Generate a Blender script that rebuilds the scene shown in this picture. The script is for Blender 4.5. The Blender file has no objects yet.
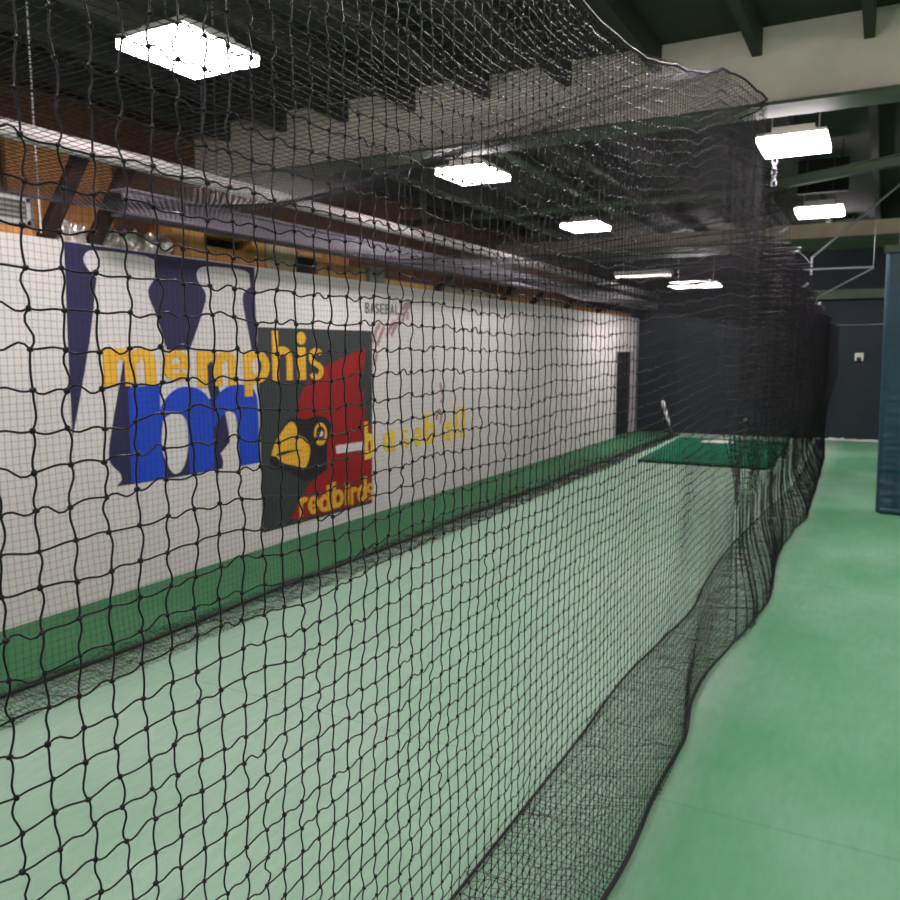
import bpy, bmesh, math, random
import numpy as np
from mathutils import Vector, Matrix
from mathutils.geometry import tessellate_polygon
random.seed(7); RNG = np.random.default_rng(11)
C = bpy.context.scene.collection
SC = bpy.context.scene

# ------------------------------------------------------------------ materials
def lin(r, g, b):
    f = lambda c: (c/255/12.92 if c/255 <= .04045 else ((c/255+.055)/1.055)**2.4)
    return (f(r), f(g), f(b), 1)
MATS = {}
def mat(name, rgb, rough=.7, var=.12, scale=6., bump=0., bscale=40., metal=0., stretch=None, spec=.4, rgb2=None, detail=4.):
    if name in MATS: return MATS[name]
    m = bpy.data.materials.new(name); m.use_nodes = True; nt = m.node_tree; N = nt.nodes; L = nt.links
    b = N['Principled BSDF']; b.inputs['Roughness'].default_value = rough; b.inputs['Metallic'].default_value = metal
    b.inputs['Specular IOR Level'].default_value = spec
    tc = N.new('ShaderNodeTexCoord'); mp = N.new('ShaderNodeMapping'); L.new(tc.outputs['Object'], mp.inputs['Vector'])
    if stretch: mp.inputs['Scale'].default_value = stretch
    no = N.new('ShaderNodeTexNoise'); no.inputs['Scale'].default_value = scale; no.inputs['Detail'].default_value = detail
    L.new(mp.outputs['Vector'], no.inputs['Vector'])
    cr = N.new('ShaderNodeValToRGB'); c = lin(*rgb)
    if rgb2: a_, b_ = c, lin(*rgb2)
    else: a_ = tuple(x*(1-var) for x in c[:3])+(1,); b_ = tuple(min(1, x*(1+var)) for x in c[:3])+(1,)
    cr.color_ramp.elements[0].position = .35; cr.color_ramp.elements[1].position = .65
    cr.color_ramp.elements[0].color = a_; cr.color_ramp.elements[1].color = b_
    L.new(no.outputs['Fac'], cr.inputs['Fac']); L.new(cr.outputs['Color'], b.inputs['Base Color'])
    if bump:
        n2 = N.new('ShaderNodeTexNoise'); n2.inputs['Scale'].default_value = bscale; L.new(mp.outputs['Vector'], n2.inputs['Vector'])
        bp = N.new('ShaderNodeBump'); bp.inputs['Strength'].default_value = bump; bp.inputs['Distance'].default_value = .02
        L.new(n2.outputs['Fac'], bp.inputs['Height']); L.new(bp.outputs['Normal'], b.inputs['Normal'])
    MATS[name] = m; return m
def emit(name, rgb, strength):
    m = bpy.data.materials.new(name); m.use_nodes = True; N = m.node_tree.nodes; N.remove(N['Principled BSDF'])
    e = N.new('ShaderNodeEmission'); e.inputs['Color'].default_value = lin(*rgb); e.inputs['Strength'].default_value = strength
    m.node_tree.links.new(e.outputs[0], N['Material Output'].inputs['Surface']); return m

def floor_material():
    m = bpy.data.materials.new('green_turf'); m.use_nodes = True; nt = m.node_tree; N = nt.nodes; L = nt.links
    b = N['Principled BSDF']; b.inputs['Roughness'].default_value = .95; b.inputs['Specular IOR Level'].default_value = .15
    tc = N.new('ShaderNodeTexCoord'); sx = N.new('ShaderNodeSeparateXYZ'); L.new(tc.outputs['Object'], sx.inputs[0])
    def ramp(x0, x1):
        r = N.new('ShaderNodeMapRange'); r.inputs['From Min'].default_value = x0; r.inputs['From Max'].default_value = x1
        L.new(sx.outputs['X'], r.inputs['Value']); return r
    def noise(scale, stretch, detail=6):
        mp = N.new('ShaderNodeMapping'); mp.inputs['Scale'].default_value = stretch; L.new(tc.outputs['Object'], mp.inputs['Vector'])
        n = N.new('ShaderNodeTexNoise'); n.inputs['Scale'].default_value = scale; n.inputs['Detail'].default_value = detail
        L.new(mp.outputs['Vector'], n.inputs['Vector']); return n
    def mix(fac, a, c):
        x = N.new('ShaderNodeMix'); x.data_type = 'RGBA'
        if isinstance(fac, float): x.inputs[0].default_value = fac
        else: L.new(fac, x.inputs[0])
        for s, v in ((6, a), (7, c)):
            if isinstance(v, tuple): x.inputs[s].default_value = v
            else: L.new(v, x.inputs[s])
        return x.outputs[2]
    def cramp(src, p0, p1):
        r = N.new('ShaderNodeValToRGB'); r.color_ramp.elements[0].position = p0; r.color_ramp.elements[1].position = p1
        L.new(src, r.inputs['Fac']); return r.outputs['Color']
    big = cramp(noise(.9, (1, .6, 1)).outputs['Fac'], .38, .62)
    fine = cramp(noise(9, (3, .8, 1)).outputs['Fac'], .3, .7)
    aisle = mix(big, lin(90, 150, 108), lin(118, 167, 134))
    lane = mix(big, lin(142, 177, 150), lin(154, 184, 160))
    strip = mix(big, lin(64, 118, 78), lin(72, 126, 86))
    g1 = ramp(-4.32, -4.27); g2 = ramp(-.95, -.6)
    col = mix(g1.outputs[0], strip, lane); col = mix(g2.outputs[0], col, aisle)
    col = mix(fine, col, mix(.16, col, lin(60, 105, 75)))
    # carpet seams across the lane
    sy = N.new('ShaderNodeMath'); sy.operation = 'PINGPONG'; sy.inputs[1].default_value = 1.95
    sh = N.new('ShaderNodeMath'); sh.inputs[1].default_value = .51; L.new(sx.outputs['Y'], sh.inputs[0]); L.new(sh.outputs[0], sy.inputs[0])
    se = N.new('ShaderNodeMapRange'); se.inputs['From Min'].default_value = 0; se.inputs['From Max'].default_value = .012
    se.inputs['To Min'].default_value = .25; se.inputs['To Max'].default_value = 0
    L.new(sy.outputs[0], se.inputs['Value'])
    col = mix(se.outputs[0], col, lin(70, 110, 80))
    L.new(col, b.inputs['Base Color'])
    bp = N.new('ShaderNodeBump'); bp.inputs['Strength'].default_value = .5; bp.inputs['Distance'].default_value = .01
    L.new(noise(160, (1, 1, 1), 2).outputs['Fac'], bp.inputs['Height']); L.new(bp.outputs['Normal'], b.inputs['Normal'])
    return m

# ------------------------------------------------------------------ geometry helpers
class MB:
    """collects vertices and faces, links them as one mesh object"""
    def __init__(s): s.v = []; s.f = []
    def add(s, v, f):
        n = len(s.v); s.v += [tuple(p) for p in v]; s.f += [tuple(i+n for i in q) for q in f]; return s
    def box(s, x0, x1, y0, y1, z0, z1):
        return s.add([(x0,y0,z0),(x1,y0,z0),(x1,y1,z0),(x0,y1,z0),(x0,y0,z1),(x1,y0,z1),(x1,y1,z1),(x0,y1,z1)],
                     [(0,3,2,1),(4,5,6,7),(0,1,5,4),(1,2,6,5),(2,3,7,6),(3,0,4,7)])
    def beam(s, a, b, w, h, up=(0,0,1)):
        a = Vector(a); b = Vector(b); d = (b-a).normalized(); u = Vector(up); u = (u-d*u.dot(d)).normalized(); r = d.cross(u)
        v = []
        for p in (a, b):
            for i, j in ((-1,-1),(1,-1),(1,1),(-1,1)): v.append(p+r*(i*w/2)+u*(j*h/2))
        return s.add(v, [(0,1,2,3),(7,6,5,4),(0,4,5,1),(1,5,6,2),(2,6,7,3),(3,7,4,0)])
    def tube(s, pts, r, n=8, cap=True):
        pts = [Vector(p) for p in pts]; rs = r if isinstance(r, (list, tuple)) else [r]*len(pts)
        base = len(s.v); ref = None
        for i, p in enumerate(pts):
            d = (pts[min(i+1, len(pts)-1)]-pts[max(i-1, 0)]).normalized()
            if ref is None: ref = d.orthogonal().normalized()
            ref = (ref-d*ref.dot(d)).normalized(); q = d.cross(ref)
            for k in range(n):
                t = 2*math.pi*k/n; s.v.append(tuple(p+(ref*math.cos(t)+q*math.sin(t))*rs[i]))
        for i in range(len(pts)-1):
            for k in range(n):
                a = base+i*n+k; b = base+i*n+(k+1)%n; s.f.append((a, b, b+n, a+n))
        if cap:
            s.f.append(tuple(base+k for k in reversed(range(n)))); s.f.append(tuple(base+(len(pts)-1)*n+k for k in range(n)))
        return s
    def prism_x(s, yz, x0, x1):
        """polygon in the (y, z) plane extruded along x"""
        n = len(yz); ar = sum(yz[i][0]*yz[(i+1)%n][1]-yz[(i+1)%n][0]*yz[i][1] for i in range(n))
        if ar < 0: yz = yz[::-1]
        tri = tessellate_polygon([[Vector((0, p[0], p[1])) for p in yz]])
        base = len(s.v); s.v += [(x0, a, b) for a, b in yz]+[(x1, a, b) for a, b in yz]
        for t in tri:
            a, b, c = t
            A, B, D = yz[a], yz[b], yz[c]
            if (B[0]-A[0])*(D[1]-A[1])-(B[1]-A[1])*(D[0]-A[0]) < 0: a, c = c, a
            s.f.append((base+a+n, base+b+n, base+c+n)); s.f.append((base+c, base+b, base+a))
        for i in range(n):
            j = (i+1) % n; s.f.append((base+i, base+j, base+j+n, base+i+n))
        return s
    def build(s, name, material, parent=None, smooth=False, bevel=0.):
        me = bpy.data.meshes.new(name); me.from_pydata(s.v, [], s.f); me.update()
        if smooth:
            for p in me.polygons: p.use_smooth = True
        o = bpy.data.objects.new(name, me); C.objects.link(o); me.materials.append(material)
        if bevel:
            bv = o.modifiers.new('bevel', 'BEVEL'); bv.width = bevel; bv.segments = 2; bv.limit_method = 'ANGLE'
        if parent: o.parent = parent; o.matrix_parent_inverse = parent.matrix_world.inverted()
        return o
def tag(o, label=None, cat=None, group=None, kind=None):
    if label: o['label'] = label
    if cat: o['category'] = cat
    if group: o['group'] = group
    if kind: o['kind'] = kind
    return o
def thing(name, label, cat, loc, group=None):
    o = bpy.data.objects.new(name, None); C.objects.link(o); o.location = loc; o.empty_display_size = .2
    bpy.context.view_layer.update()
    return tag(o, label, cat, group)
def struct(name, mb, m, **k): return tag(mb.build(name, m, **k), kind='structure')
def copy_tree(o, loc, parent=None):
    c = o.copy(); C.objects.link(c)
    if parent is None: c.location = loc or (0, 0, 0)
    else: c.parent = parent
    for ch in list(o.children): copy_tree(ch, None, c)
    return c

# ------------------------------------------------------------------ knotted netting (real twine)
def tubes(P, r, m):
    """P: (strands, points, 3) polylines -> vertices and quads of thin round twine"""
    n, k, _ = P.shape
    T = np.empty_like(P); T[:, 1:-1] = P[:, 2:]-P[:, :-2]; T[:, 0] = P[:, 1]-P[:, 0]; T[:, -1] = P[:, -1]-P[:, -2]
    T /= np.linalg.norm(T, axis=2, keepdims=True)+1e-9
    ref = np.array([.31, .17, .05]); ref = np.where(np.abs(T[..., :1]) > .9, np.array([0, 1., 0]), np.array([1., .2, .1]))
    A = np.cross(T, ref); A /= np.linalg.norm(A, axis=2, keepdims=True)+1e-9
    B = np.cross(T, A)
    ang = np.arange(m)*2*math.pi/m
    V = P[:, :, None, :]+r*(A[:, :, None, :]*np.cos(ang)[:, None]+B[:, :, None, :]*np.sin(ang)[:, None])
    idx = np.arange(n*k*m).reshape(n, k, m)
    a = idx[:, :-1]; b = np.roll(idx, -1, axis=2)[:, :-1]; c = np.roll(idx, -1, axis=2)[:, 1:]; d = idx[:, 1:]
    F = np.stack([a, b, c, d], axis=-1).reshape(-1, 4)
    return V.reshape(-1, 3), F
ICO_V = None
def knots(K, r):
    """small knots at the given points"""
    global ICO_V
    if ICO_V is None:
        bm = bmesh.new(); bmesh.ops.create_cube(bm, size=1.1); bmesh.ops.subdivide_edges(bm, edges=bm.edges[:], cuts=1, use_grid_fill=True)
        for v in bm.verts: v.co.normalize()
        bm.verts.ensure_lookup_table(); bm.verts.index_update()
        ICO_V = (np.array([v.co[:] for v in bm.verts]), np.array([[v.index for v in f.verts] for f in bm.faces])); bm.free()
    v, f = ICO_V; n = len(K)
    sc = r*(.85+.35*RNG.random((n, 1, 3)))
    V = K[:, None, :]+v[None]*sc
    F = f[None]+(np.arange(n)*len(v))[:, None, None]
    return V.reshape(-1, 3), F.reshape(-1, 4)
def strands(G, sub, bow, wob, side):
    """G: (strands, knots, 3) -> strands with slack between the knots; side: direction the slack goes"""
    n, k, _ = G.shape
    if sub == 1: return G
    t = np.arange(sub)/sub
    A = RNG.normal(0, bow, (n, k-1, 1)); B = RNG.normal(0, wob, (n, k-1, 1))
    off = A*np.sin(math.pi*t)+B*np.sin(2*math.pi*t)
    P = G[:, :-1, None, :]*(1-t)[:, None]+G[:, 1:, None, :]*t[:, None]+off[..., None]*np.asarray(side)
    return np.concatenate([P.reshape(n, -1, 3), G[:, -1:]], axis=1)
def link_net(name, chunks, material, parent):
    vs = []; fs = []; base = 0
    for v, f in chunks: vs.append(v); fs.append(f+base); base += len(v)
    V = np.concatenate(vs).astype(np.float32); F = np.concatenate(fs).astype(np.int32)
    if parent: V = V-np.array(parent.location[:], dtype=np.float32)
    me = bpy.data.meshes.new(name)
    me.vertices.add(len(V)); me.vertices.foreach_set('co', V.ravel())
    me.loops.add(F.size); me.loops.foreach_set('vertex_index', F.ravel())
    me.polygons.add(len(F)); me.polygons.foreach_set('loop_start', np.arange(0, F.size, 4, dtype=np.int32))
    me.polygons.foreach_set('use_smooth', np.ones(len(F), dtype=bool))
    me.update(); me.validate(); me.materials.append(material)
    o = bpy.data.objects.new(name, me); C.objects.link(o)
    if parent: o.parent = parent
    return o
def smooth_noise(n, m, sn, sm, seed):
    """low-frequency noise on an (n, m) grid"""
    g = np.random.default_rng(seed).normal(0, 1, (int(n/sn)+3, int(m/sm)+3))
    i = np.arange(n)/sn; j = np.arange(m)/sm; i0 = i.astype(int); j0 = j.astype(int); a = (i-i0)[:, None]; b = (j-j0)[None]
    a = a*a*(3-2*a); b = b*b*(3-2*b)
    g00 = g[i0][:, j0]; g10 = g[i0+1][:, j0]; g01 = g[i0][:, j0+1]; g11 = g[i0+1][:, j0+1]
    return (g00*(1-a)+g10*a)*(1-b)+(g01*(1-a)+g11*a)*b
def curve(pts):
    """smooth interpolation through (y, value) points"""
    x = np.array([p[0] for p in pts], float); y = np.array([p[1] for p in pts], float)
    s = np.gradient(y, x)
    d = np.diff(y)/np.diff(x)
    for i in range(1, len(x)-1): s[i] = 0 if d[i-1]*d[i] <= 0 else 2*d[i-1]*d[i]/(d[i-1]+d[i])
    def f(q):
        q = np.clip(np.asarray(q, float), x[0], x[-1]); i = np.clip(np.searchsorted(x, q)-1, 0, len(x)-2)
        h = x[i+1]-x[i]; t = (q-x[i])/h
        return (2*t**3-3*t**2+1)*y[i]+(t**3-2*t**2+t)*h*s[i]+(-2*t**3+3*t**2)*y[i+1]+(t**3-t**2)*h*s[i+1]
    return f
# outlines of the painted letters and bird on the wall, (y, z) in metres
M_UPPER = [(4.047,2.757),(4.046,2.558),(4.033,1.965),(4.03,1.313),(4.113,1.603),(4.236,2.079),(4.297,2.422),(4.316,2.514),(4.24,2.571),(4.199,2.638),(4.229,2.703),(4.316,2.728),(4.804,2.733),(4.887,2.705),(4.901,2.621),(4.871,2.533),(4.805,2.468),(4.816,2.383),(4.873,2.288),(4.984,1.967),(5.238,1.967),(5.336,2.152),(5.457,2.406),(5.453,2.485),(5.364,2.565),(5.346,2.639),(5.399,2.693),(5.508,2.713),(5.934,2.724),(6.026,2.691),(6.042,2.565),(5.945,2.517),(5.92,2.418),(5.991,2.168),(6.033,1.969),(6.118,1.969),(6.102,2.199),(6.1,2.753)]
M_LOWER = [(4.531,1.882),(4.329,1.143),(4.366,1.054),(4.449,0.983),(4.46,0.928),(4.405,0.88),(4.958,0.869),(5.59,0.874),(5.605,0.943),(5.57,1.017),(5.7,1.116),(5.654,1.387),(5.569,1.641),(5.504,1.86),(5.448,1.861),(5.422,1.7),(5.47,1.536),(5.187,1.312),(4.917,1.334),(4.672,1.477),(4.58,1.665)]
STEM = [(4.562,1.666),(4.887,1.678),(4.866,1.108),(4.925,0.879),(4.547,0.884)]
ARCH1 = [(4.879,1.464),(4.929,1.55),(5.049,1.634),(5.187,1.657),(5.345,1.622),(5.451,1.537),(5.49,1.425),(5.486,0.874),(5.182,0.878),(5.187,1.312),(5.143,1.4),(5.039,1.431),(4.948,1.413),(4.875,1.337)]
ARCH2 = [(5.497,1.398),(5.526,1.533),(5.625,1.611),(5.764,1.648),(5.947,1.641),(6.084,1.564),(6.094,1.388),(6.098,0.87),(5.818,0.871),(5.807,1.343),(5.737,1.404),(5.635,1.402),(5.494,1.261)]
COUNTER = [(4.891,1.336),(4.947,1.408),(5.038,1.425),(5.143,1.395),(5.18,1.313),(5.175,1.074),(5.104,0.923),(5.027,0.894),(4.968,0.925),(4.917,1.038),(4.874,1.133)]
PANEL = [(6.119,2.19),(8.127,2.197),(8.084,0.135),(6.121,0.157)]
RED = [(7.982,2.003),(7.962,1.841),(7.875,1.657),(7.795,1.52),(7.871,1.486),(7.836,1.41),(7.983,1.544),(7.867,1.321),(7.8,1.282),(7.967,1.303),(7.942,1.185),(8.087,1.079),(8.079,0.166),(6.531,0.193),(6.668,0.345),(6.809,0.524),(7.165,0.65),(7.221,0.881),(7.085,1.158),(6.67,1.275),(6.708,1.467),(6.892,1.641),(7.201,1.811)]
MASK = [(6.287,0.913),(6.245,0.877),(6.303,0.802),(6.614,0.693),(6.787,0.555),(7.19,0.661),(7.181,0.856),(7.215,1.0),(7.303,1.141),(7.208,1.237),(7.018,1.273),(6.833,1.235),(6.658,1.281),(6.571,1.268),(6.419,1.157),(6.31,0.978)]
BEAK = [(6.274,0.919),(6.321,1.037),(6.418,1.13),(6.526,1.218),(6.598,1.241),(6.66,1.201),(6.685,1.13),(6.701,1.081),(6.793,1.061),(6.885,0.969),(6.895,0.872),(6.849,0.77),(6.781,0.707),(6.707,0.728),(6.681,0.764),(6.433,0.821),(6.382,0.87),(6.349,0.899)]
MOUTH = [(6.333,0.912),(6.377,0.939),(6.606,0.945),(6.788,0.92),(6.614,0.924),(6.396,0.899)]
EYE = [(7.197,1.054),(7.19,1.015),(7.172,0.981),(7.145,0.956),(7.111,0.941),(7.075,0.939),(7.039,0.948),(7.007,0.969),(6.982,0.999),(6.967,1.036),(6.963,1.074),(6.969,1.112),(6.987,1.145),(7.013,1.171),(7.046,1.186),(7.082,1.189),(7.119,1.18),(7.151,1.16),(7.177,1.13),(7.193,1.093)]
IRIS = [(7.156,1.065),(7.151,1.04),(7.139,1.018),(7.122,1.001),(7.1,0.992),(7.076,0.99),(7.053,0.996),(7.032,1.01),(7.016,1.029),(7.006,1.053),(7.003,1.078),(7.007,1.103),(7.019,1.125),(7.036,1.142),(7.058,1.151),(7.081,1.153),(7.105,1.148),(7.126,1.134),(7.142,1.115),(7.153,1.091)]
GLINT = [(7.125,1.064),(7.123,1.054),(7.116,1.046),(7.107,1.039),(7.094,1.036),(7.081,1.035),(7.068,1.038),(7.056,1.044),(7.047,1.052),(7.041,1.062),(7.04,1.072),(7.042,1.082),(7.048,1.09),(7.058,1.097),(7.07,1.1),(7.083,1.101),(7.096,1.098),(7.108,1.093),(7.117,1.084),(7.123,1.075)]
BAR = [(7.356,0.909),(7.913,0.903),(7.922,0.807),(7.369,0.817)]
memphis = [('m',4.334,1.677,4.847,1.978),('e',4.923,1.702,5.231,1.967),('m',5.318,1.641,5.811,1.959),('p',5.911,1.525,6.275,1.969),('h',6.319,1.663,6.629,2.16),('i',6.702,1.659,6.859,2.157),('s',6.898,1.652,7.159,1.992)]
redbirds = [('r',6.69,0.209,6.838,0.418),('e',6.839,0.206,7.022,0.403),('d',7.024,0.193,7.242,0.483),('b',7.271,0.201,7.49,0.503),('i',7.51,0.199,7.608,0.467),('r',7.628,0.188,7.769,0.388),('d',7.761,0.185,7.959,0.484),('s',7.958,0.187,8.109,0.387)]
baseball = [('b',7.93,0.679,8.133,1.134),('a',8.343,0.709,8.61,0.977),('s',8.754,0.719,8.952,0.97),('e',9.092,0.703,9.288,0.969),('b',9.382,0.703,9.672,1.131),('a',9.844,0.7,10.111,0.975),('l',10.217,0.714,10.326,1.154),('l',10.436,0.708,10.564,1.154)]
BASEBALL = [('B',7.986,2.398,8.076,2.525),('A',8.09,2.4,8.182,2.526),('S',8.197,2.402,8.291,2.528),('E',8.306,2.404,8.402,2.529),('B',8.418,2.406,8.515,2.531),('A',8.531,2.408,8.63,2.533),('L',8.647,2.41,8.748,2.534),('L',8.765,2.413,8.868,2.536)]
STITCH = [[(8.146,2.056),(8.214,2.211),(8.303,2.284)],[(8.232,2.033),(8.323,2.166),(8.391,2.251)],[(8.434,2.132),(8.527,2.255),(8.644,2.319)],[(8.549,2.146),(8.62,2.233),(8.691,2.308)],[(8.715,2.346),(8.813,2.486),(8.985,2.594)],[(8.811,2.324),(8.885,2.452),(9.035,2.571)],[(8.933,2.353),(8.959,2.455)],[(9.802,1.527),(9.889,1.33),(9.83,1.25)],[(9.687,1.024),(9.744,1.158),(9.859,1.109),(9.801,0.961)],[(8.162,1.784),(8.23,1.938)]]
# ------------------------------------------------------------------ materials of the place
M = dict(
 white=mat('white_painted_wall', (211, 209, 203), .75, .025, 1.5, .15, 30),
 navywall=mat('dark_navy_wall', (37, 46, 52), .75, .12, 1.2),
 dark=mat('dark_ceiling_paint', (44, 50, 42), .8, .25, .8),
 green=mat('green_painted_steel', (74, 92, 70), .6, .15, 3),
 pale=mat('pale_painted_concrete', (222, 216, 198), .8, .08, 3, .2, 20),
 tan=mat('tan_concrete', (188, 176, 152), .8, .12, 3, .2, 20),
 post=mat('pale_grey_trim', (172, 170, 172), .6, .06, 4),
 black=mat('black_void', (18, 18, 19), .9, .2, 2),
 wood=mat('brown_wood', (100, 68, 44), .75, .3, 3, .2, 30, stretch=(1, 6, 6)),
 plywood=mat('orange_plywood', (190, 134, 72), .7, .18, 3, .1, 30, stretch=(1, 5, 1)),
 pine=mat('pale_pine_board', (216, 172, 110), .7, .15, 3, stretch=(1, 5, 1)),
 darkwood=mat('dark_stained_wood', (50, 30, 22), .75, .3, 4, stretch=(6, 1, 6)),
 beige=mat('beige_board', (172, 150, 116), .8, .1, 4),
 steel=mat('grey_painted_steel', (124, 118, 126), .8, .1, 3),
 flange=mat('darkened_flange_steel', (74, 70, 74), .8, .1, 3),
 duct=mat('pale_pipe_wrap', (190, 184, 182), .6, .12, 3, .1, 12),
 galv=mat('galvanised_steel', (176, 178, 180), .35, .08, 8, metal=.8),
 foil=mat('crumpled_foil', (215, 208, 200), .28, .15, 14, .9, 14, metal=.75),
 grey=mat('grey_louvre_metal', (132, 130, 124), .6, .1, 6),
 net=mat('black_twine', (15, 13, 20), .34, .25, 60, spec=.28),
 net2=mat('black_twine_weathered', (17, 16, 20), .5, .25, 60, spec=.25),
 rope=mat('black_hem_rope', (22, 21, 26), .7, .2, 60),
 navy=mat('navy_paint', (40, 38, 74), .7, .05, 4),
 blue=mat('royal_blue_paint', (22, 68, 186), .7, .05, 4),
 yellow=mat('yellow_paint', (226, 176, 52), .7, .05, 6),
 lemon=mat('lemon_paint', (232, 200, 66), .7, .08, 6),
 slate=mat('dark_green_grey_paint', (50, 58, 56), .7, .06, 3),
 red=mat('cardinal_red_paint', (146, 19, 17), .7, .08, 3),
 ink=mat('black_paint', (26, 27, 30), .7, .1, 4),
 greyp=mat('grey_paint', (98, 96, 96), .7, .08, 4),
 mauve=mat('mauve_paint', (160, 132, 130), .7, .12, 12),
 wpaint=mat('white_paint', (214, 206, 206), .7, .03, 4),
 vinyl=mat('teal_blue_vinyl', (13, 62, 76), .5, .12, 3, .12, 12, spec=.5),
 pad=mat('dark_green_turf_mat', (18, 98, 70), .95, .14, 14, .4, 120, spec=.1),
 rubber=mat('white_rubber', (216, 214, 196), .6, .05, 8),
 plastic=mat('white_plastic', (226, 226, 220), .5, .03, 8),
 bat=mat('brushed_aluminium', (196, 198, 202), .35, .06, 20, metal=.5),
 grip=mat('grey_grip_tape', (92, 92, 98), .7, .1, 40),
 wbat=mat('white_bat_enamel', (228, 228, 228), .3, .02, 20),
 doorm=mat('black_door_paint', (30, 31, 34), .6, .15, 3),
)
DIM = emit('dim_diffuser', (255, 246, 232), 5.)
LAMP = emit('fluorescent_diffuser', (255, 241, 247), 57.)

# ------------------------------------------------------------------ room shell
WX = -5.37; WT = 2.765; FY = 19.95
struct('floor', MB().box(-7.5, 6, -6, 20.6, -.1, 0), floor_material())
struct('ceiling', MB().box(-7.5, 6, -6, 20.6, 4.35, 4.5), M['dark'])
w = MB(); w.box(WX-.16, WX, -6, 18.2, 0, WT); w.box(WX-.16, WX, 18.2, 19.55, 1.96, WT)
struct('wall_left', w, M['white'])
struct('wall_far', MB().box(-7.5, 6, FY, FY+.2, 0, 4.35), M['navywall'])
struct('wall_right', MB().box(5.8, 6, -6, FY, 0, 4.35), M['white'])
struct('wall_back', MB().box(-7.5, 6, -6.2, -6, 0, 4.35), M['white'])
struct('wall_outer', MB().box(-7.5, -7.3, -6, FY, 0, 4.35), M['wood'])
struct('door_1', MB().box(WX-.12, WX-.07, 18.22, 19.53, 0, 1.95), M['doorm'])
struct('trim_1', MB().box(WX-.1, WX+.06, 19.56, 19.78, 0, WT), M['post'], bevel=.01)
bb = MB(); y = -1.3
for i in range(26):
    wd = .07+.03*random.random(); h = .02+.035*random.random()
    bb.box(y, y+wd, FY-.05-.03*random.random(), FY, 0, h); y += wd
struct('baseboard_far', bb, M['plastic'])
struct('trim_2', MB().box(-2.2, 5.8, FY-.18, FY, 3.1, 3.3), M['green'])

# overhead structure
def beam_struct(mb, m, **k): return struct('ceiling_beam', mb, m, **k)
beam_struct(MB().box(-7.3, 5.8, 6.72, 7.0, 3.8, 4.35), M['pale'])
beam_struct(MB().box(-7.3, 5.8, 14.5, 15.3, 3.76, 3.99), M['tan'])
beam_struct(MB().box(-7.3, 5.8, -.9, -.6, 3.8, 4.35), M['pale'])
fl = MB()
fl.box(-7.3, 5.8, 6.68, 7.04, 3.775, 3.8); fl.box(-7.3, 5.8, 14.45, 16.0, 3.735, 3.76)
struct('trim_3', fl, M['green'])
j = MB()
for x in np.arange(-7, 5.6, .75): j.box(x, x+.07, -6, FY, 4.15, 4.35)
struct('ceiling_joists', j, M['dark'])

# ------------------------------------------------------------------ overhead runs and storage wall above the white wall
t = thing('cross_pipe', 'thin greenish pipe running across the cage under the dark ceiling', 'pipe', (-3.6, 10.4, 3.8))
MB().tube([(-7.2, 10.5, 3.82), (-1.3, 10.3, 3.82)], .045, 10).build('pipe_run', M['green'], t, smooth=True)
for x in (-6, -3.6, -1.5): MB().box(x-.01, x+.01, 10.36, 10.42, 3.86, 4.35).build('hanger', M['green'], t)
for x, y0, y1, lab in ((-5.45, 7.1, 19.5, 'green conduit along the dark ceiling nearest the white mural wall'), (-3.8, 7.1, 19.5, 'green conduit along the dark ceiling between the square ceiling lamps and the aisle')):
    t = thing('ceiling_conduit', lab, 'conduit', (x, y0, 4.1), 'conduits along the ceiling')
    MB().tube([(x, y0, 4.1), (x, y1, 4.1)], .05, 10).build('conduit_run', M['green'], t, smooth=True)
    for y in (8, 12, 16): MB().box(x-.012, x+.012, y, y+.03, 4.14, 4.35).build('hanger', M['green'], t)
t = thing('long_pipe', 'long pale wrapped pipe above the white mural wall', 'pipe', (-4.9, 9, 3.3))
MB().tube([(-4.9, -5.9, 3.36), (-4.9, 19.9, 3.28)], .06, 12).build('pipe_run', M['duct'], t, smooth=True)
for y in (1.5, 5, 8.6, 12.2, 15.8): MB().box(-4.904, -4.896, y, y+.01, 3.35, 4.35).build('hanger', M['flange'], t)
t = thing('steel_beam', 'long grey steel beam under the pale pipe above the white wall', 'beam', (-4.95, 9, 2.94))
MB().box(-5.03, -4.87, 4.2, 19.9, 2.93, 2.95).build('bottom_flange', M['flange'], t)  # shadow line along the beam's lower edge, put into the darker flange colour
MB().box(-5.03, -4.87, 4.2, 19.9, 3.105, 3.125).build('top_flange', M['steel'], t)
MB().box(-4.92, -4.89, 4.2, 19.9, 2.95, 3.105).build('web', M['steel'], t)
for y in (5.2, 8.2, 11.2, 15.6, 18.8): MB().box(-4.954, -4.946, y, y+.01, 3.125, 4.35).build('hanger', M['flange'], t)
# plywood deck and framing in the storage space above the wall
struct('storage_deck', MB().box(-7.3, WX-.16, -6, FY, 2.62, 2.7), M['wood'])
struct('storage_back_panel', MB().box(-6.75, -6.7, -6, FY, 2.7, 4.35), M['wood'])
labs = ['dark wood brace leaning on the wall top above the left edge of the navy letter', 'dark wood brace above the first bowl of the navy letter, second from the left',
        'dark wood brace on the wall top just left of the grey letters', 'dark wood brace on the wall top right of the pink stitch marks',
        'dark wood brace on the wall top, third before the far door', 'dark wood brace on the wall top, second before the far door', 'dark wood brace on the wall top nearest the far door']
for y, l in zip((3.94, 4.34, 9.8, 11.96, 13.2, 14.9, 16.8), labs):
    top = (-4.98, 3.2) if y < 5 else (-5.1, 3.06)
    t = tag(MB().beam((WX-.06, y, WT+.0), (-5.0, y, 3.3) if y < 5 else (-5.12, y, 3.05), .11, .06, up=(1, 0, 1)).build('wood_brace', M['darkwood']), l, 'brace', 'dark wood braces along the wall top')
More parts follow.
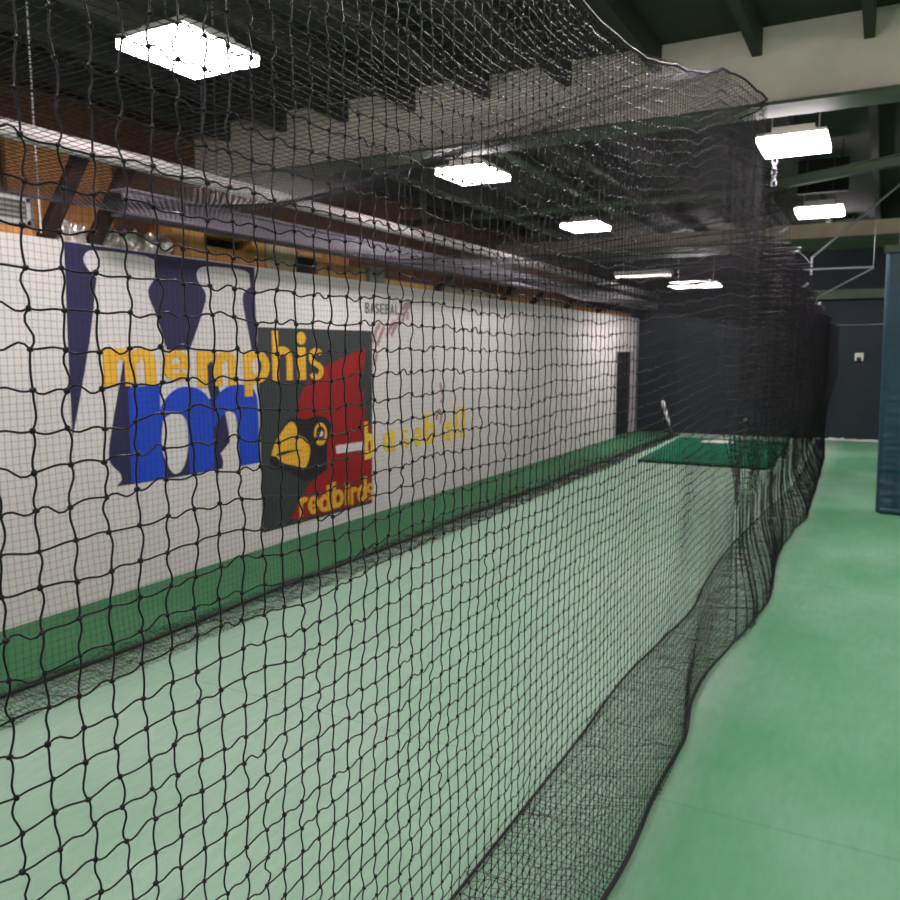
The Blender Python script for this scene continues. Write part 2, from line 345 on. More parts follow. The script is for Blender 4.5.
for k, y in enumerate((2.2, 3.4, 4.75, 6.0, 7.3, 8.6, 10.4, 12.4, 14.4, 16.4, 18.2)):
    names = ['beside the grey louvre box', 'behind the grey louvre box', 'behind the foil wrap', 'behind the slotted plywood box', 'behind the beige boards', 'behind the pale square block',
             'behind the long beam above the yellow letters', 'behind the long beam past the yellow letters', 'third from the far wall behind the long beam', 'second from the far wall behind the long beam', 'nearest the far wall behind the long beam']
    tag(MB().beam((-6.62, y, 2.7), (-6.62, y, 4.35), .09, .14).build('wood_stud', M['darkwood']), 'dark wood stud '+names[k], 'stud', 'studs of the storage space')
for k, (y0, y1, z0, z1) in enumerate(((2.9, 4.3, 3.3, 3.6), (4.36, 5.4, 3.1, 3.75), (6.4, 7.2, 3.0, 3.25), (7.6, 9.2, 3.05, 3.3))):
    tag(MB().box(-6.5, -6.44, y0, y1, 2.7, z1).build('plywood_sheet', M['plywood']), ['orange plywood sheet leaning high above the left end of the white wall', 'orange plywood sheet leaning behind the crumpled foil',
        'orange plywood sheet leaning behind the beige boards', 'orange plywood sheet leaning behind the pale square block'][k], 'plywood sheet', 'plywood sheets above the wall')
t = thing('louvre_box', 'grey metal louvre box on the wall top at the far left', 'vent box', (-5.6, 3.55, WT))
MB().box(-5.75, -5.42, 3.05, 3.86, WT+.06, 3.05).build('housing', M['grey'], t, bevel=.01)
g = MB(); g.box(-5.42, -5.405, 3.1, 3.82, 3.0, 3.03); g.box(-5.42, -5.405, 3.1, 3.82, WT+.08, WT+.11); g.box(-5.42, -5.405, 3.1, 3.13, WT+.08, 3.03); g.box(-5.42, -5.405, 3.79, 3.82, WT+.08, 3.03)
g.build('rim', M['post'], t)
for k in range(5): MB().beam((-5.41, 3.14, WT+.13+k*.035), (-5.41, 3.78, WT+.13+k*.035), .012, .018, up=(1, 0, .7)).build('slat', M['grey'], t)
MB().box(-5.75, -5.42, 3.05, 3.86, WT, WT+.06).build('sill_board', M['plywood'], t)
tag(MB().tube([(-5.33, 3.84, 2.79), (-5.335, 3.84, 3.1), (-5.34, 3.84, 3.5), (-5.34, 3.84, 4.36)], .006, 6).build('pull_cord', M['plastic']), 'thin pale cord hanging beside the grey louvre box', 'cord')
# foil wrap: crumpled half cylinder
rr = np.random.default_rng(4)
for f0, f1, lab in ((4.03, 4.26, 'small crumpled silver foil piece on the wall top between two dark braces'), (4.42, 5.1, 'crumpled silver foil insulation lying on the wall top above the navy letter')):
    fo = MB(); ny, na = int((f1-f0)*54), 12
    for i in range(ny+1):
        yy = f0+i*(f1-f0)/ny
        for a in range(na+1):
            th = math.pi*a/na; rad = .115*(1+.22*rr.normal())
            fo.v.append((-5.47+.6*rad*math.cos(th)*1.1, yy+rr.normal()*.004, WT+max(0.0, 1.15*rad*math.sin(th))))
    for i in range(ny):
        for a in range(na):
            b0 = i*(na+1)+a; fo.f.append((b0, b0+1, b0+na+2, b0+na+1))
    fo.f.append(tuple(range(na+1))); fo.f.append(tuple(reversed([ny*(na+1)+a for a in range(na+1)])))
    tag(fo.build('foil_wrap', M['foil']), lab, 'insulation', 'foil insulation on the wall top')
t = thing('plywood_box', 'orange plywood box with a dark slot on the wall top', 'plywood box', (-5.5, 5.7, WT))
b = MB(); b.box(-5.7, -5.4, 5.13, 6.3, WT, WT+.13); b.box(-5.7, -5.4, 5.13, 5.5, WT+.13, 3.0); b.box(-5.7, -5.4, 6.12, 6.3, WT+.13, 3.0); b.box(-5.7, -5.4, 5.13, 6.3, 3.0, 3.04); b.box(-5.72, -5.68, 5.13, 6.3, WT, 3.04)
b.build('panel', M['plywood'], t); MB().box(-5.64, -5.6, 5.5, 6.12, WT+.13, 3.0).build('slot_back', M['black'], t)
MB().box(-5.398, -5.385, 5.62, 5.95, 3.0, 3.02).build('slot_strip', M['pine'], t)
tag(MB().box(-5.68, -5.4, 6.32, 6.78, WT, 3.03).build('board', M['beige'], bevel=.006), 'beige board on the wall top right of the slotted plywood box', 'board', 'boards on the wall top')
t = thing('wood_bracket', 'dark wood bracket with a bright pine cap on the wall top', 'bracket', (-5.45, 6.95, WT))
MB().box(-5.52, -5.4, 6.8, 7.1, WT, 2.93).build('block', M['darkwood'], t); MB().box(-5.56, -5.36, 6.78, 7.16, 2.93, 2.98).build('cap', M['pine'], t)
def board(y0, y1, z1, m, lab, x0=-5.62, x1=-5.41): tag(MB().box(x0, x1, y0, y1, WT, z1).build('board', M[m], bevel=.006), lab, 'board', 'boards on the wall top')
board(7.15, 8.08, 2.92, 'plywood', 'orange board on the wall top left of the pale square block')
tag(MB().box(-5.55, -5.37, 8.1, 8.42, WT, 2.95).build('pale_block', M['grey'], bevel=.008), 'pale grey square block on the wall top above the grey letters', 'block')
board(8.44, 9.7, 2.84, 'pine', 'bright pine board on the wall top above the pink stitch marks')
board(9.9, 11.85, 2.85, 'beige', 'long beige board on the wall top above the yellow letters')
board(12.05, 13.05, 2.88, 'plywood', 'orange board on the wall top between two braces past the yellow letters')
board(13.3, 14.75, 2.86, 'beige', 'beige board on the wall top left of the far pair of braces')
board(15.0, 16.7, 2.86, 'plywood', 'orange board on the wall top between the last two braces')
board(17.0, 19.5, 2.88, 'pine', 'bright pine board on the wall top above the far door')
board(.5, 3.0, 2.84, 'plywood', 'orange board on the wall top running left of the louvre box')

# ------------------------------------------------------------------ lamps
def make_lamp(lx, ly):
    t = thing('ceiling_lamp', '', 'ceiling lamp', (0, 0, 0), 'square ceiling lamps')
    h = MB(); h.box(-lx/2, lx/2, -ly/2, ly/2, .05, .075); h.box(-lx/2+.1, lx/2-.1, -ly/2+.1, ly/2-.1, .075, .14)
    h.build('housing', M['plastic'], t)
    MB().box(-lx/2, lx/2, -ly/2, ly/2, 0, .05).build('diffuser', LAMP, t)
    for sx in (-1, 1): MB().tube([(sx*lx*.35, 0, .14), (sx*lx*.35, 0, .68)], .006, 6).build('hanger', M['galv'], t)
    return t
lamp = make_lamp(.53, .6)
spots = [(-3.7, 7.45, 'square ceiling lamp over the cage, nearest the pale cross beam'), (-3.8, 11.22, 'square ceiling lamp over the cage, second one down the lane'),
         (-.77, 7.68, 'square ceiling lamp over the aisle with a short chain below it'), (-.81, 11.42, 'square ceiling lamp over the aisle under the black box'),
         (-3.7, 3.7, 'square ceiling lamp over the cage near the camera'), (-.8, 3.9, 'square ceiling lamp over the aisle near the camera'),
         (-3.7, -.1, ''), (-3.7, -3.8, ''), (-.8, .1, ''), (-.8, -3.7, ''), (2.4, 7.6, ''), (2.4, 3.9, ''), (2.4, .1, ''), (2.4, -3.7, ''), (2.4, 11.4, ''), (-3.7, 16.4, 'unseen square ceiling lamp added behind the tan beam over the cage'), (-.8, 16.4, 'square ceiling lamp tucked behind the tan beam over the aisle'), (2.4, 15.9, '')]  # cage lamp behind the tan beam is added to brighten the far end
for i, (x, y, l) in enumerate(spots):
    o = lamp if i == 0 else copy_tree(lamp, None)
    o.location = (x, y, 3.67 if y < 15 else 4.0); o['label'] = l or 'square ceiling lamp outside the picture in the same rows'
for x, y, z, l in ((-3.53, 17.45, 3.3, 'long ceiling lamp at the far end of the cage, right one'), (-3.76, 14.2, 3.24, 'long ceiling lamp far down the cage, dimmer left one')):
    t = thing('strip_lamp', l, 'ceiling lamp', (x, y, z), 'long lamps at the far end')
    MB().box(x-.49, x+.49, y-.13, y+.13, z+.03, z+.1).build('housing', M['plastic'], t); MB().box(x-.47, x+.47, y-(.35 if y > 17 else .06), y+(.35 if y > 17 else .06), z, z+.028).build('diffuser', LAMP if y > 17 else DIM, t)
    for sx in (-.35, .35): MB().tube([(x+sx, y, z+.1), (x+sx, y, 3.74 if 14.4 < y < 15.4 else 4.35)], .006, 6).build('hanger', M['galv'], t)
# chain under the aisle lamp
t = thing('lamp_chain', 'short steel chain dangling from the aisle lamp', 'chain', (-.955, 7.96, 3.44))
z = 3.668
for k in range(5):
    c = []; rx, rz = .02, .034
    for q in range(15):
        a = 2*math.pi*q/14; dx = rx*math.cos(a); dz = rz*math.sin(a)
        c.append((-.955+(dx if k % 2 == 0 else dx*.35), 7.96+(0 if k % 2 == 0 else dx*.9), z-.031+dz))
    MB().tube(c, .005, 6, False).build('chain_link', M['grip'], t, smooth=True); z -= .048
t = thing('air_duct', 'black box panel hung above the second aisle lamp', 'duct', (-.73, 10.55, 3.78))
MB().box(-1.0, -.46, 10.5, 10.6, 3.78, 4.15).build('duct_body', M['black'], t)
for x in (-.9, -.62): MB().box(x-.008, x+.008, 10.488, 10.5, 3.79, 4.14).build('seam', M['dark'], t)
for x in (-.92, -.54): MB().tube([(x, 10.55, 4.14), (x, 10.55, 4.36)], .01, 6).build('hanger', M['dark'], t)
t = thing('brace_beam', 'green steel brace slanting under the ceiling above the aisle', 'beam', (-1.34, 10.04, 3.8))
b = MB(); b.beam((-1.4, 10.08, 3.8), (1.6, 8.32, 3.8), .02, .1); b.beam((-1.4, 10.08, 3.845), (1.6, 8.32, 3.845), .1, .012); b.beam((-1.4, 10.08, 3.755), (1.6, 8.32, 3.755), .1, .012)
b.build('channel', M['green'], t)
for x, y in ((-1.2, 9.96), (1.2, 8.55)): MB().box(x-.03, x+.03, y-.03, y+.03, 3.85, 4.35).build('hanger', M['green'], t)
# hanger frame that carries the net
t = thing('net_hanger', 'grey pipe hanger with a slanted stay holding the net over the aisle', 'hanger', (-1.0, 13, 3.07))
MB().tube([(-.995, 13, 3.31), (-.995, 13, 3.06)], .016, 8).build('drop_pipe', M['galv'], t)
MB().tube([(-1.17, 13, 3.135), (-.2, 13, 3.132)], .014, 8).build('cross_bar', M['galv'], t)
MB().tube([(-.995, 13, 3.3), (.2, 13, 4.35)], .016, 8).build('stay', M['galv'], t)
MB().tube([(-.2, 13, 3.13), (-.2, 13, 3.76), (-.2, 13.2, 4.35)], .0025, 6).build('drop_wire', M['galv'], t)
tag(MB().tube([(-.2, 13.02, 3.12), (-1.0, 14.5, 2.82), (-1.12, 15.6, 2.6)], .012, 6).build('stay_rope', M['galv']), 'thin pale rope from the pipe hanger down to the net top', 'rope')
tag(MB().tube([(-.82, 17, 2.45), (-.3, 17.6, 2.47), (.5, 17.7, 2.5)], .006, 6).build('guy_wire', M['galv']), 'thin wire stretched level across the dark far wall', 'wire')

# ------------------------------------------------------------------ curtain, sockets, pad, bat
t = thing('padded_curtain', 'teal blue padded vinyl curtain hanging beside the aisle', 'curtain', (.8, 11.1, 0))
cv = MB(); nx, nz = 90, 150
rr = np.random.default_rng(9); N1 = smooth_noise(nx+1, nz+1, 7, 1.4, 21); N2 = smooth_noise(nx+1, nz+1, 4, 40, 22)
def curt(i, k, back):
    u = i/nx; v = k/nz; z = .015+v*3.1
    x = .015-.055*v+u*1.9; yb = 11.09
    rnd = .07*(1-min(1, min(u, 1-u)/.03))**2
    bulge = .05*math.exp(-(z/.25)**2)
    y = yb-.05-bulge+rnd+.006*N1[i, k]*(.2+.8*(1-v))+.010*N2[i, k]
    if back: y = yb+.1-rnd
    return (x, y, z)
for back in (0, 1):
    for i in range(nx+1):
        for k in range(nz+1): cv.v.append(curt(i, k, back))
n = nz+1; off = (nx+1)*n
for i in range(nx):
    for k in range(nz):
        a = i*n+k; cv.f.append((a, a+n, a+n+1, a+1)); cv.f.append((off+a+1, off+a+n+1, off+a+n, off+a))
for k in range(nz):
    cv.f.append((k+1, off+k+1, off+k, k)); a = nx*n+k; cv.f.append((a, off+a, off+a+1, a+1))
for i in range(nx):
    a = i*n; cv.f.append((a, off+a, off+a+n, a+n)); a += nz; cv.f.append((a+n, off+a+n, off+a, a))
cv.build('curtain_body', M['vinyl'], t, smooth=True)
fd = MB(); P = []
for i in range(41):
    u = i/40; P.append((.06+u*1.8, 10.985-.02*math.sin(7*u), .035+.012*math.sin(23*u)))
fd.tube(P, .034, 10).build('bottom_roll', M['vinyl'], t, smooth=True)
MB().box(-.06, 2.0, 11.05, 11.2, 3.12, 3.2).build('top_rail', M['green'], t)
for x in (.1, .95, 1.85): MB().tube([(x, 11.12, 3.2), (x, 11.12, 4.35)], .012, 8).build('hanger_rod', M['green'], t)
t = thing('switch_box', 'small white switch box at head height on the dark far wall', 'switch', (-.477, FY, 1.84))
MB().box(-.56, -.39, FY-.05, FY, 1.76, 1.93).build('box_body', M['plastic'], t, bevel=.008); MB().box(-.52, -.43, FY-.056, FY-.05, 1.76, 1.84).build('cover', M['slate'], t)
t = thing('wall_socket', 'small round white socket low on the dark far wall', 'socket', (-2.763, FY, .37))
MB().tube([(-2.763, FY, .37), (-2.763, FY-.03, .37)], .055, 14).build('plate', M['plastic'], t)
for dx in (-.015, .015): MB().box(-2.763+dx-.003, -2.763+dx+.003, FY-.034, FY-.03, .36, .38).build('slot', M['ink'], t)
t = thing('batting_mat', 'dark green turf mat on the lane floor at the far end', 'mat', (-2.75, 16.3, 0))
MB().add([(-3.78,14.25,0),(-1.58,14.25,0),(-1.64,18.5,0),(-3.97,18.5,0),(-3.76,14.27,.05),(-1.60,14.27,.05),(-1.66,18.48,.05),(-3.95,18.48,.05)],
         [(0,3,2,1),(4,5,6,7),(0,1,5,4),(1,2,6,5),(2,3,7,6),(3,0,4,7)]).build('turf_top', M['pad'], t)
MB().box(-3.78, -1.58, 14.235, 14.25, 0, .03).build('edge_strip', M['ink'], t)
hp = [(-.31, -.22), (.31, -.22), (.31, .08), (0, .34), (-.31, .08)]
b = MB(); n = len(hp); b.add([(-3.0+x, 17.75+y, .05) for x, y in hp]+[(-3.0+x, 17.75+y, .066) for x, y in hp], [tuple(reversed(range(n))), tuple(range(n, 2*n))]+[(i, (i+1) % n, (i+1) % n+n, i+n) for i in range(n)])
tag(b.build('home_plate', M['rubber']), 'white rubber home plate on the dark green mat', 'home plate')
t = thing('baseball_bat', 'white and grey baseball bat leaning upright in the net corner', 'bat', (-4.21, 18.84, 0))
A = Vector((-4.2, 18.85, .03)); B = Vector((-4.46, 18.83, .84)); d = B-A
def bp(s): return A+d*s
MB().tube([bp(0), bp(.015), bp(.03)], [.03, .032, .018], 12).build('knob', M['grip'], t, smooth=True)
MB().tube([bp(.03), bp(.3)], [.017, .019], 12).build('grip', M['grip'], t, smooth=True)
MB().tube([bp(.3), bp(.5), bp(.7)], [.022, .036, .045], 12).build('taper', M['wbat'], t, smooth=True)
MB().tube([bp(.7), bp(.97), bp(.99), bp(1)], [.045, .047, .04, .024], 14).build('barrel', M['wbat'], t, smooth=True)

# ------------------------------------------------------------------ painted wall
def soften(P, it=2):
    for _ in range(it):
        Q = []; n = len(P)
        for i, p in enumerate(P):
            a = Vector(P[i-1]); c = Vector(P[(i+1) % n]); p = Vector(p)
            turn = abs((p-a).angle_signed(c-p, 0)) if (p-a).length > 1e-6 and (c-p).length > 1e-6 else 0
            if turn > 1.05: Q.append(tuple(p))
            else: Q += [tuple(p+(a-p)*.25), tuple(p+(c-p)*.25)]
        P = Q
    return P
def paint(name, yz, off, m, parent):
    if name != 'panel': yz = soften(yz)
    return MB().prism_x(yz, WX+.0005, WX+off).build(name, M[m], parent)
# letters as strokes in a unit box (u right, v up); s = stroke half width in u, built as closed polygons
def arc(cu, cv, ru, rv, a0, a1, n=14): return [(cu+ru*math.cos(math.radians(a0+(a1-a0)*i/n)), cv+rv*math.sin(math.radians(a0+(a1-a0)*i/n))) for i in range(n+1)]
def rect(a, b, c, d): return [(a, b), (c, b), (c, d), (a, d)]
def ring(cu, cv, ru, rv, wu, wv, a0=0, a1=360, n=22): return arc(cu, cv, ru, rv, a0, a1, n)+arc(cu, cv, ru-wu, rv-wv, a1, a0, n)
def glyph(c, k=.3):
    """polygons of a bold rounded letter; k is the stroke weight"""
    w = k; h = k*.8
    if c == 'm':
        q = .23
        return [rect(0, 0, q, 1), ring(.33, .62, .28, .38, q*.95, .26, 0, 180), rect(.61-q*.95, 0, .61, .64), ring(.72, .62, .28, .38, q*.95, .26, 0, 180), rect(1-q*.95, 0, 1, .64)]
    if c == 'e': return [ring(.5, .5, .5, .5, w, h, 0, 180), ring(.5, .5, .5, .5, w, h, 180, 325), rect(.12, .4, 1, .56)]
    if c == 'p': return [rect(0, 0, w, .97), ring(.5, .64, .5, .36, w, h*.75)]
    if c == 'h': return [rect(0, 0, w, 1), ring(.52, .42, .48, .27, w, h*.6, 0, 180), rect(1-w, 0, 1, .43)]
    if c == 'i': return [rect(.08, 0, .92, .68), arc(.5, .87, .5, .13, 0, 360, 16)[:-1]]
    if c == 'l': return [rect(0, 0, 1, 1)]
    if c == 's': return [ring(.5, .715, .48, .285, w, h*.72, 25, 270), ring(.5, .285, .48, .285, w, h*.72, -155, 90)]
    if c == 'r': return [rect(0, 0, w*1.1, 1), ring(.62, .6, .5, .4, w, h, 40, 170)]
    if c == 'd': return [rect(1-w, 0, 1, 1), ring(.5, .34, .5, .34, w, h*.7)]
    if c == 'b': return [rect(0, 0, w, 1), ring(.5, .34, .5, .34, w, h*.7)]
    if c == 'a': return [rect(1-w, 0, 1, 1), ring(.5, .5, .5, .5, w, h)]
    if c == 'B': return [rect(0, 0, w, 1), ring(.45, .74, .5, .26, w, h*.7, -90, 90), ring(.45, .27, .55, .27, w, h*.7, -90, 90), rect(0, .82, .5, 1), rect(0, 0, .5, .18), rect(0, .42, .5, .58)]
    if c == 'A': return [[(0, 0), (w, 0), (.62, 1), (.38, 1)], [(1-w, 0), (1, 0), (.62, 1), (.38, 1)], rect(.2, .22, .8, .38)]
    if c == 'S': return glyph('s', k)
    if c == 'E': return [rect(0, 0, w, 1), rect(0, .82, 1, 1), rect(0, .41, .85, .58), rect(0, 0, 1, .18)]
    if c == 'L': return [rect(0, 0, w, 1), rect(0, 0, 1, .18)]
def word(letters, off, m, parent, k=.3):
    for c, y0, z0, y1, z1 in letters:
        b = MB()
        for n, poly in enumerate(glyph(c, k)): b.prism_x([(y0+u*(y1-y0), z0+v*(z1-z0)) for u, v in poly], WX+.0005, WX+off+n*.0003)
        b.build('letter_'+c.lower(), M[m], parent)
t = thing('painted_letter_sign', 'big navy and blue painted letters with yellow wording on the white wall', 'wall painting', (WX, 5.1, .88))
paint('navy_letter_top', M_UPPER, .003, 'navy', t); paint('navy_letter_foot', M_LOWER, .003, 'navy', t); paint('letter_counter', COUNTER, .0045, 'white', t)
paint('blue_letter_stem', STEM, .006, 'blue', t); paint('blue_letter_arch', ARCH1, .0063, 'blue', t); paint('blue_letter_arch', ARCH2, .0066, 'blue', t)
word(memphis, .012, 'yellow', t)
t = thing('painted_bird_panel', 'dark painted wall panel with a red bird head and yellow wording', 'wall painting', (WX, 7.1, .15))
paint('panel', PANEL, .004, 'slate', t); paint('red_feathers', RED, .006, 'red', t); paint('face_mask', MASK, .008, 'ink', t)
bk = paint('beak', BEAK, .010, 'yellow', t); paint('beak_line', MOUTH, .012, 'ink', bk)
e = paint('eye', EYE, .010, 'yellow', t); paint('pupil', IRIS, .0115, 'ink', e); paint('glint', GLINT, .013, 'wpaint', e)
paint('white_bar', BAR, .009, 'wpaint', t); word(redbirds, .012, 'yellow', t, .32)
t = thing('painted_lettering', 'spaced yellow lettering on the white wall right of the bird panel', 'wall lettering', (WX, 9.2, .7)); word(baseball, .010, 'lemon', t, .33)
t = thing('stencil_lettering', 'small grey capital lettering high on the wall right of the bird panel', 'wall lettering', (WX, 8.4, 2.4)); word(BASEBALL, .004, 'greyp', t, .3)
t = thing('painted_stitches', 'faint mauve stitch marks scattered on the white wall around the yellow lettering', 'wall painting', (WX, 8.5, 2.1))
for P in STITCH:
    b = MB()
    for (y0, z0), (y1, z1) in zip(P, P[1:]):
        dy, dz = y1-y0, z1-z0; L = math.hypot(dy, dz); ny_, nz_ = -dz/L*.028, dy/L*.028
        b.prism_x([(y0-ny_, z0-nz_), (y1-ny_, z1-nz_), (y1+ny_, z1+nz_), (y0+ny_, z0+nz_)], WX+.0005, WX+.0035)
    b.build('stitch_mark', M['mauve'], t)

# ------------------------------------------------------------------ batting cage netting
CELL = .043
Xb = curve([(-2, -.8), (0, -.78), (1.5, -.8), (3, -.77), (3.89, -.78), (4.45, -.835), (4.9, -.834), (5.42, -.80), (5.9, -.728), (6.74, -.70), (8.12, -.79), (9.41, -.766), (10.1, -.70), (11.6, -.733), (16.1, -.861), (19.3, -1.06)])
Xin = curve([(-2, -1.26), (3.65, -1.245), (4.45, -1.263), (5.37, -1.215), (6.09, -1.17), (6.75, -1.214), (7.71, -1.252), (10.1, -1.182), (12.6, -1.058), (17.5, -1.15), (19.3, -1.2)])
Xt = curve([(-2, -.78), (3.4, -.79), (4.6, -.80), (5.35, -.706), (5.85, -.93), (6.3, -.749), (6.85, -.93), (7.4, -.76), (8.05, -.93), (8.7, -.757), (9.4, -.95), (10.2, -.80), (11.1, -.98), (12, -.845), (13.2, -1.0), (14.5, -.887), (16.3, -1.05), (18.5, -.93), (19.3, -1.1)])
Zt = curve([(-2, 2.9), (4, 2.9), (5.3, 2.9), (6.2, 2.86), (7.3, 2.8), (8.5, 2.79), (10.6, 2.6), (14.2, 2.5), (19.3, 2.45)])
HOIST = curve([(-2, 0), (2.2, 0), (2.9, .12), (3.8, .5), (4.9, 1), (5.6, 1), (6.2, .5), (6.8, .1), (7.4, 0), (19.3, 0)])
GZ = curve([(0, 0), (1.2, .02), (1.74, .09), (2.03, .16), (2.25, .30), (2.47, .40), (2.95, .56)])
def near_net(side=1):
    # columns: equal twine length along the folded plan
    ys = np.arange(-.5, 19.2, .004); fold = .12*np.clip((ys-5.3)/.7, 0, 1)*np.sin(ys*30+1.5*np.sin(ys*3.1))
    xs = Xt(ys)+fold
    s = np.concatenate([[0], np.cumsum(np.hypot(np.diff(xs)*.75, np.diff(ys)))])
    i0 = np.interp(.548, ys, s); cols = np.arange(i0-CELL*int(i0/CELL), s[-1], CELL)
    cy = np.interp(cols, s, ys); cf = np.interp(cols, s, fold)
    rows = np.concatenate([1.912-CELL*np.arange(44, 0, -1), 1.912+CELL*np.arange(0, 24)])
    nc, nr = len(cy), len(rows)
    Y = np.repeat(cy[:, None], nr, 1); V = np.repeat(rows[None], nc, 0)
    top = rows[-1]; z = V*(Zt(Y)/2.9)
    z = z+HOIST(Y)*GZ(V)
    w = np.clip((V-.75)/1.0, 0, 1); w = w*w*(3-2*w)
    w0 = np.clip((V-.08)/.6, 0, 1); w0 = w0*w0*(3-2*w0); lo = Xb(Y)*(1-w0)+(-.79-.016*np.clip(Y-4.5, 0, 20))*w0
    X = lo*(1-w)+(Xt(Y)+cf[:, None])*w+.1*cf[:, None]*(1-w)
    X = X+.007*smooth_noise(nc, nr, 12, 14, 5)
    z = z+.006*smooth_noise(nc, nr, 5, 6, 6)+.0022*RNG.normal(size=z.shape); Y = Y+.004*smooth_noise(nc, nr, 6, 5, 7)+.002*RNG.normal(size=z.shape)
    z[:, 0] = .02
    return np.stack([X, Y, np.maximum(z, .012)], -1), cy
G, cy = near_net()
t = thing('cage_net', 'long black net wall hung along the aisle, its knots large close by', 'net', (-.78, 9, 0), 'black cage nets')
nc, nr = G.shape[:2]; a = int(np.searchsorted(cy, 2.7)); b_ = int(np.searchsorted(cy, 6.2)); ch = []
VD = (0, 1, 0); HD = (.25, 0, 1)
R0 = .0013
ch.append(tubes(strands(G[:a+1], 6, .0027, .0022, VD), R0, 6)); ch.append(tubes(strands(G[:a+1].transpose(1, 0, 2), 6, .0022, .0024, HD), R0, 6)); ch.append(knots(G[:a+1].reshape(-1, 3), .0036))
ch.append(tubes(strands(G[a+1:b_], 3, .0027, .0018, VD), R0, 4)); ch.append(tubes(strands(G[a:b_].transpose(1, 0, 2), 3, .0026, .002, HD), R0, 4)); ch.append(knots(G[a+1:b_].reshape(-1, 3), .0036))
ch.append(tubes(G[b_:], R0, 3)); ch.append(tubes(G[b_-1:].transpose(1, 0, 2), R0, 3))
link_net('net_panel', ch, M['net'], t)
def skirt(xo, xi, y0, y1, n, layers, seed, lift, cell=CELL):
    """net lying folded on the floor between xo(y) and xi(y)"""
    out = []; r = np.random.default_rng(seed)
    for L in range(layers):
        cy = np.arange(y0, y1, cell*.66)+r.random()*.03; u = np.linspace(0, 1, n); k = len(cy)
        Y = cy[:, None]+.02*smooth_noise(k, n, 9, 6, seed+L)+.008*r.normal(size=(k, n))
        X = xo(cy)[:, None]*(1-u)+xi(cy)[:, None]*u+.008*r.normal(size=(k, n))
        Z = .008+lift*np.abs(smooth_noise(k, n, 5, 3, seed+9+L))+.012*L
        P = np.stack([X, Y, Z], -1); out += [tubes(P, .0013, 3), tubes(P.transpose(1, 0, 2), .0013, 3)]
    return out
o = link_net('floor_skirt', skirt(Xb, Xin, -.5, 19.2, 13, 1, 31, .02), M['net2'], t); o['label'] = 'surplus net folded on the floor'
yy = np.arange(-.5, 19.2, .12)
MB().tube([(float(Xin(y)), y, .02) for y in yy], .007, 6).build('hem_rope', M['rope'], t, smooth=True)
MB().tube([(float(Xb(y))+.01*math.sin(5*y), y, .02) for y in yy], .009, 6).build('edge_rope', M['rope'], t, smooth=True)
top = [tuple(G[i, -1]) for i in range(0, nc, 2)]
MB().tube(top, .006, 6).build('top_rope', M['rope'], t, smooth=True)

# net wall on the far side of the lane
FX = -4.3; FZ = 2.826
cy2 = np.arange(-.5, 19.2, CELL); rows2 = np.linspace(.02, FZ, 66)
k, n = len(cy2), len(rows2)
Y = cy2[:, None]+.006*smooth_noise(k, n, 8, 8, 41)+np.zeros((k, n)); Z = rows2[None]+.006*smooth_noise(k, n, 8, 8, 42)
X = FX+.03*smooth_noise(k, n, 22, 30, 43)
F = np.stack([X, Y, np.maximum(Z, .01)], -1)
t2 = thing('cage_net', 'black net wall standing in front of the painted white wall', 'net', (FX, 9, 0), 'black cage nets')
link_net('net_panel', [tubes(F, .001, 3), tubes(F.transpose(1, 0, 2), .001, 3)], M['net2'], t2)
fi = curve([(-1, -3.88), (2.1, -3.89), (4, -3.95), (7, -3.98), (12, -4.0), (16, -4.05), (19.3, -4.1)]); fo_ = lambda y: np.full(np.shape(y), FX-.03)
o = link_net('floor_skirt', skirt(fo_, fi, -.5, 19.2, 12, 2, 51, .03), M['net2'], t2); o['label'] = 'surplus net bunched on the floor'
MB().tube([(FX+.06+.02*math.sin(y*2.1), y, .035) for y in yy], .014, 6).build('hem_rope', M['rope'], t2, smooth=True)
MB().tube([(FX, -.5, FZ), (FX, 9, FZ-.01), (FX, 19.2, FZ)], .005, 6).build('top_cable', M['rope'], t2)
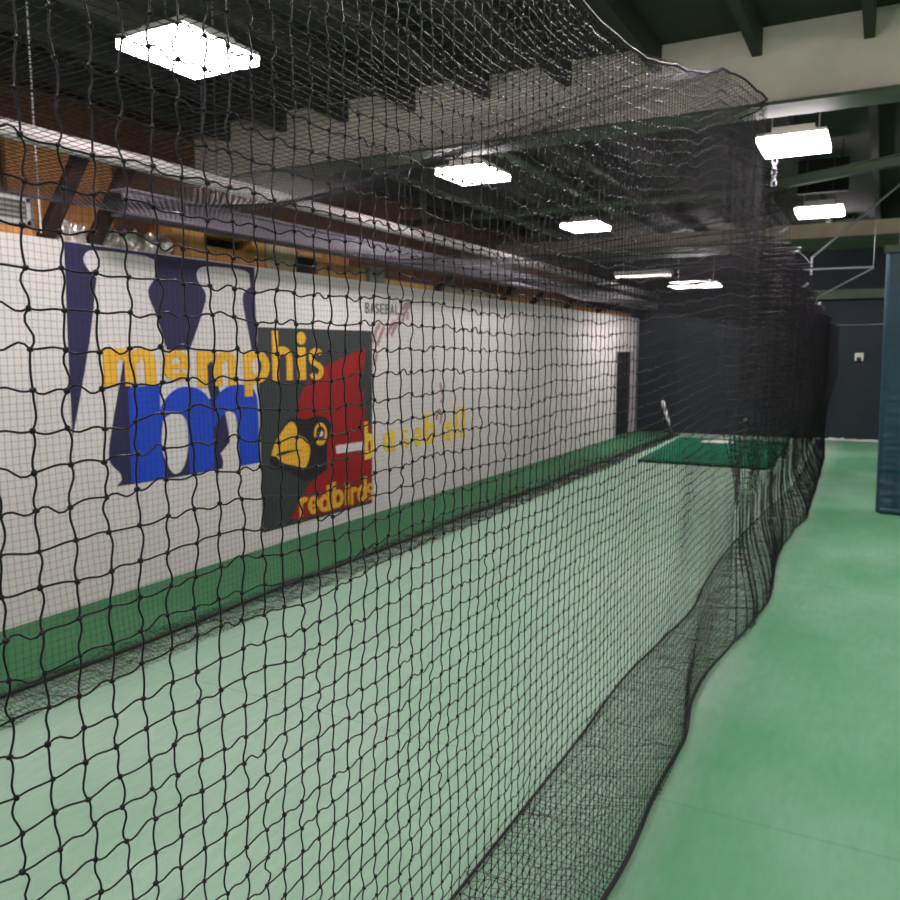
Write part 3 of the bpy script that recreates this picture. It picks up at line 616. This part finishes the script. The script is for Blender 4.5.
# net roof between the two walls
cx = np.linspace(0, 1, 82); cyr = cy2
k, n = len(cyr), len(cx)
zr = np.interp(cyr, cy, G[:, -1, 2]); xr = np.interp(cyr, cy, G[:, -1, 0])
X = FX*(1-cx)[None]+xr[:, None]*cx[None]; Y = cyr[:, None]+np.zeros((k, n))
Z = FZ*(1-cx)[None]+zr[:, None]*cx[None]-(.10+.05*np.sin(cyr*2.4))[:, None]*np.sin(math.pi*cx)[None]+.02*smooth_noise(k, n, 14, 14, 61)
Rf = np.stack([X, Y, Z], -1)
t3 = thing('cage_net', 'black net roof stretched over the lane between both net walls', 'net', (-2.5, 9, 2.83), 'black cage nets')
link_net('net_panel', [tubes(Rf, .0017, 3), tubes(Rf.transpose(1, 0, 2), .0017, 3)], M['net2'], t3)
# clamps that hook the near net to its wires
for q, l in (((-.788, 7.3, 2.936), 'steel clamp hooking the net top, nearest one'), ((-.794, 8.6, 2.924), 'steel clamp hooking the net top, second one'), ((-.863, 10.5, 2.731), 'steel clamp hooking the net top, third one'), ((-.828, 12.2, 2.60), 'steel clamp hooking the net top, fourth one')):
    i = int(np.argmin(np.abs(cy-q[1]))); p = Vector(G[i, -1]); q = Vector(q)
    t = thing('net_clamp', l, 'clamp', tuple(p), 'clamps along the net top')
    MB().beam(q+Vector((-.035, 0, -.03)), q+Vector((.035, 0, .02)), .025, .03).build('clamp_jaw', M['galv'], t, bevel=.006)
    MB().tube([p+Vector((0, 0, -.02)), p.lerp(q, .5)+Vector((0, .02, 0)), q], .004, 6).build('hook', M['galv'], t)

# ------------------------------------------------------------------ world, camera, view
wd = bpy.data.worlds.new('world'); SC.world = wd; wd.use_nodes = True
wd.node_tree.nodes['Background'].inputs['Color'].default_value = (.02, .02, .02, 1)
cam = bpy.data.cameras.new('camera'); co = bpy.data.objects.new('camera', cam); C.objects.link(co); SC.camera = co
cam.sensor_width = 36; cam.lens = 32.4; co.location = (0, 0, 1.95)
co.rotation_euler = (math.radians(90-6.8986), 0, math.radians(28.0096)); cam.clip_start = .05
cam.dof.use_dof = True; cam.dof.focus_distance = 1.1; cam.dof.aperture_fstop = 11
vs = SC.view_settings; vs.view_transform = 'Standard'; vs.look = 'None'; vs.exposure = 0; vs.gamma = 1; vs.use_curve_mapping = False
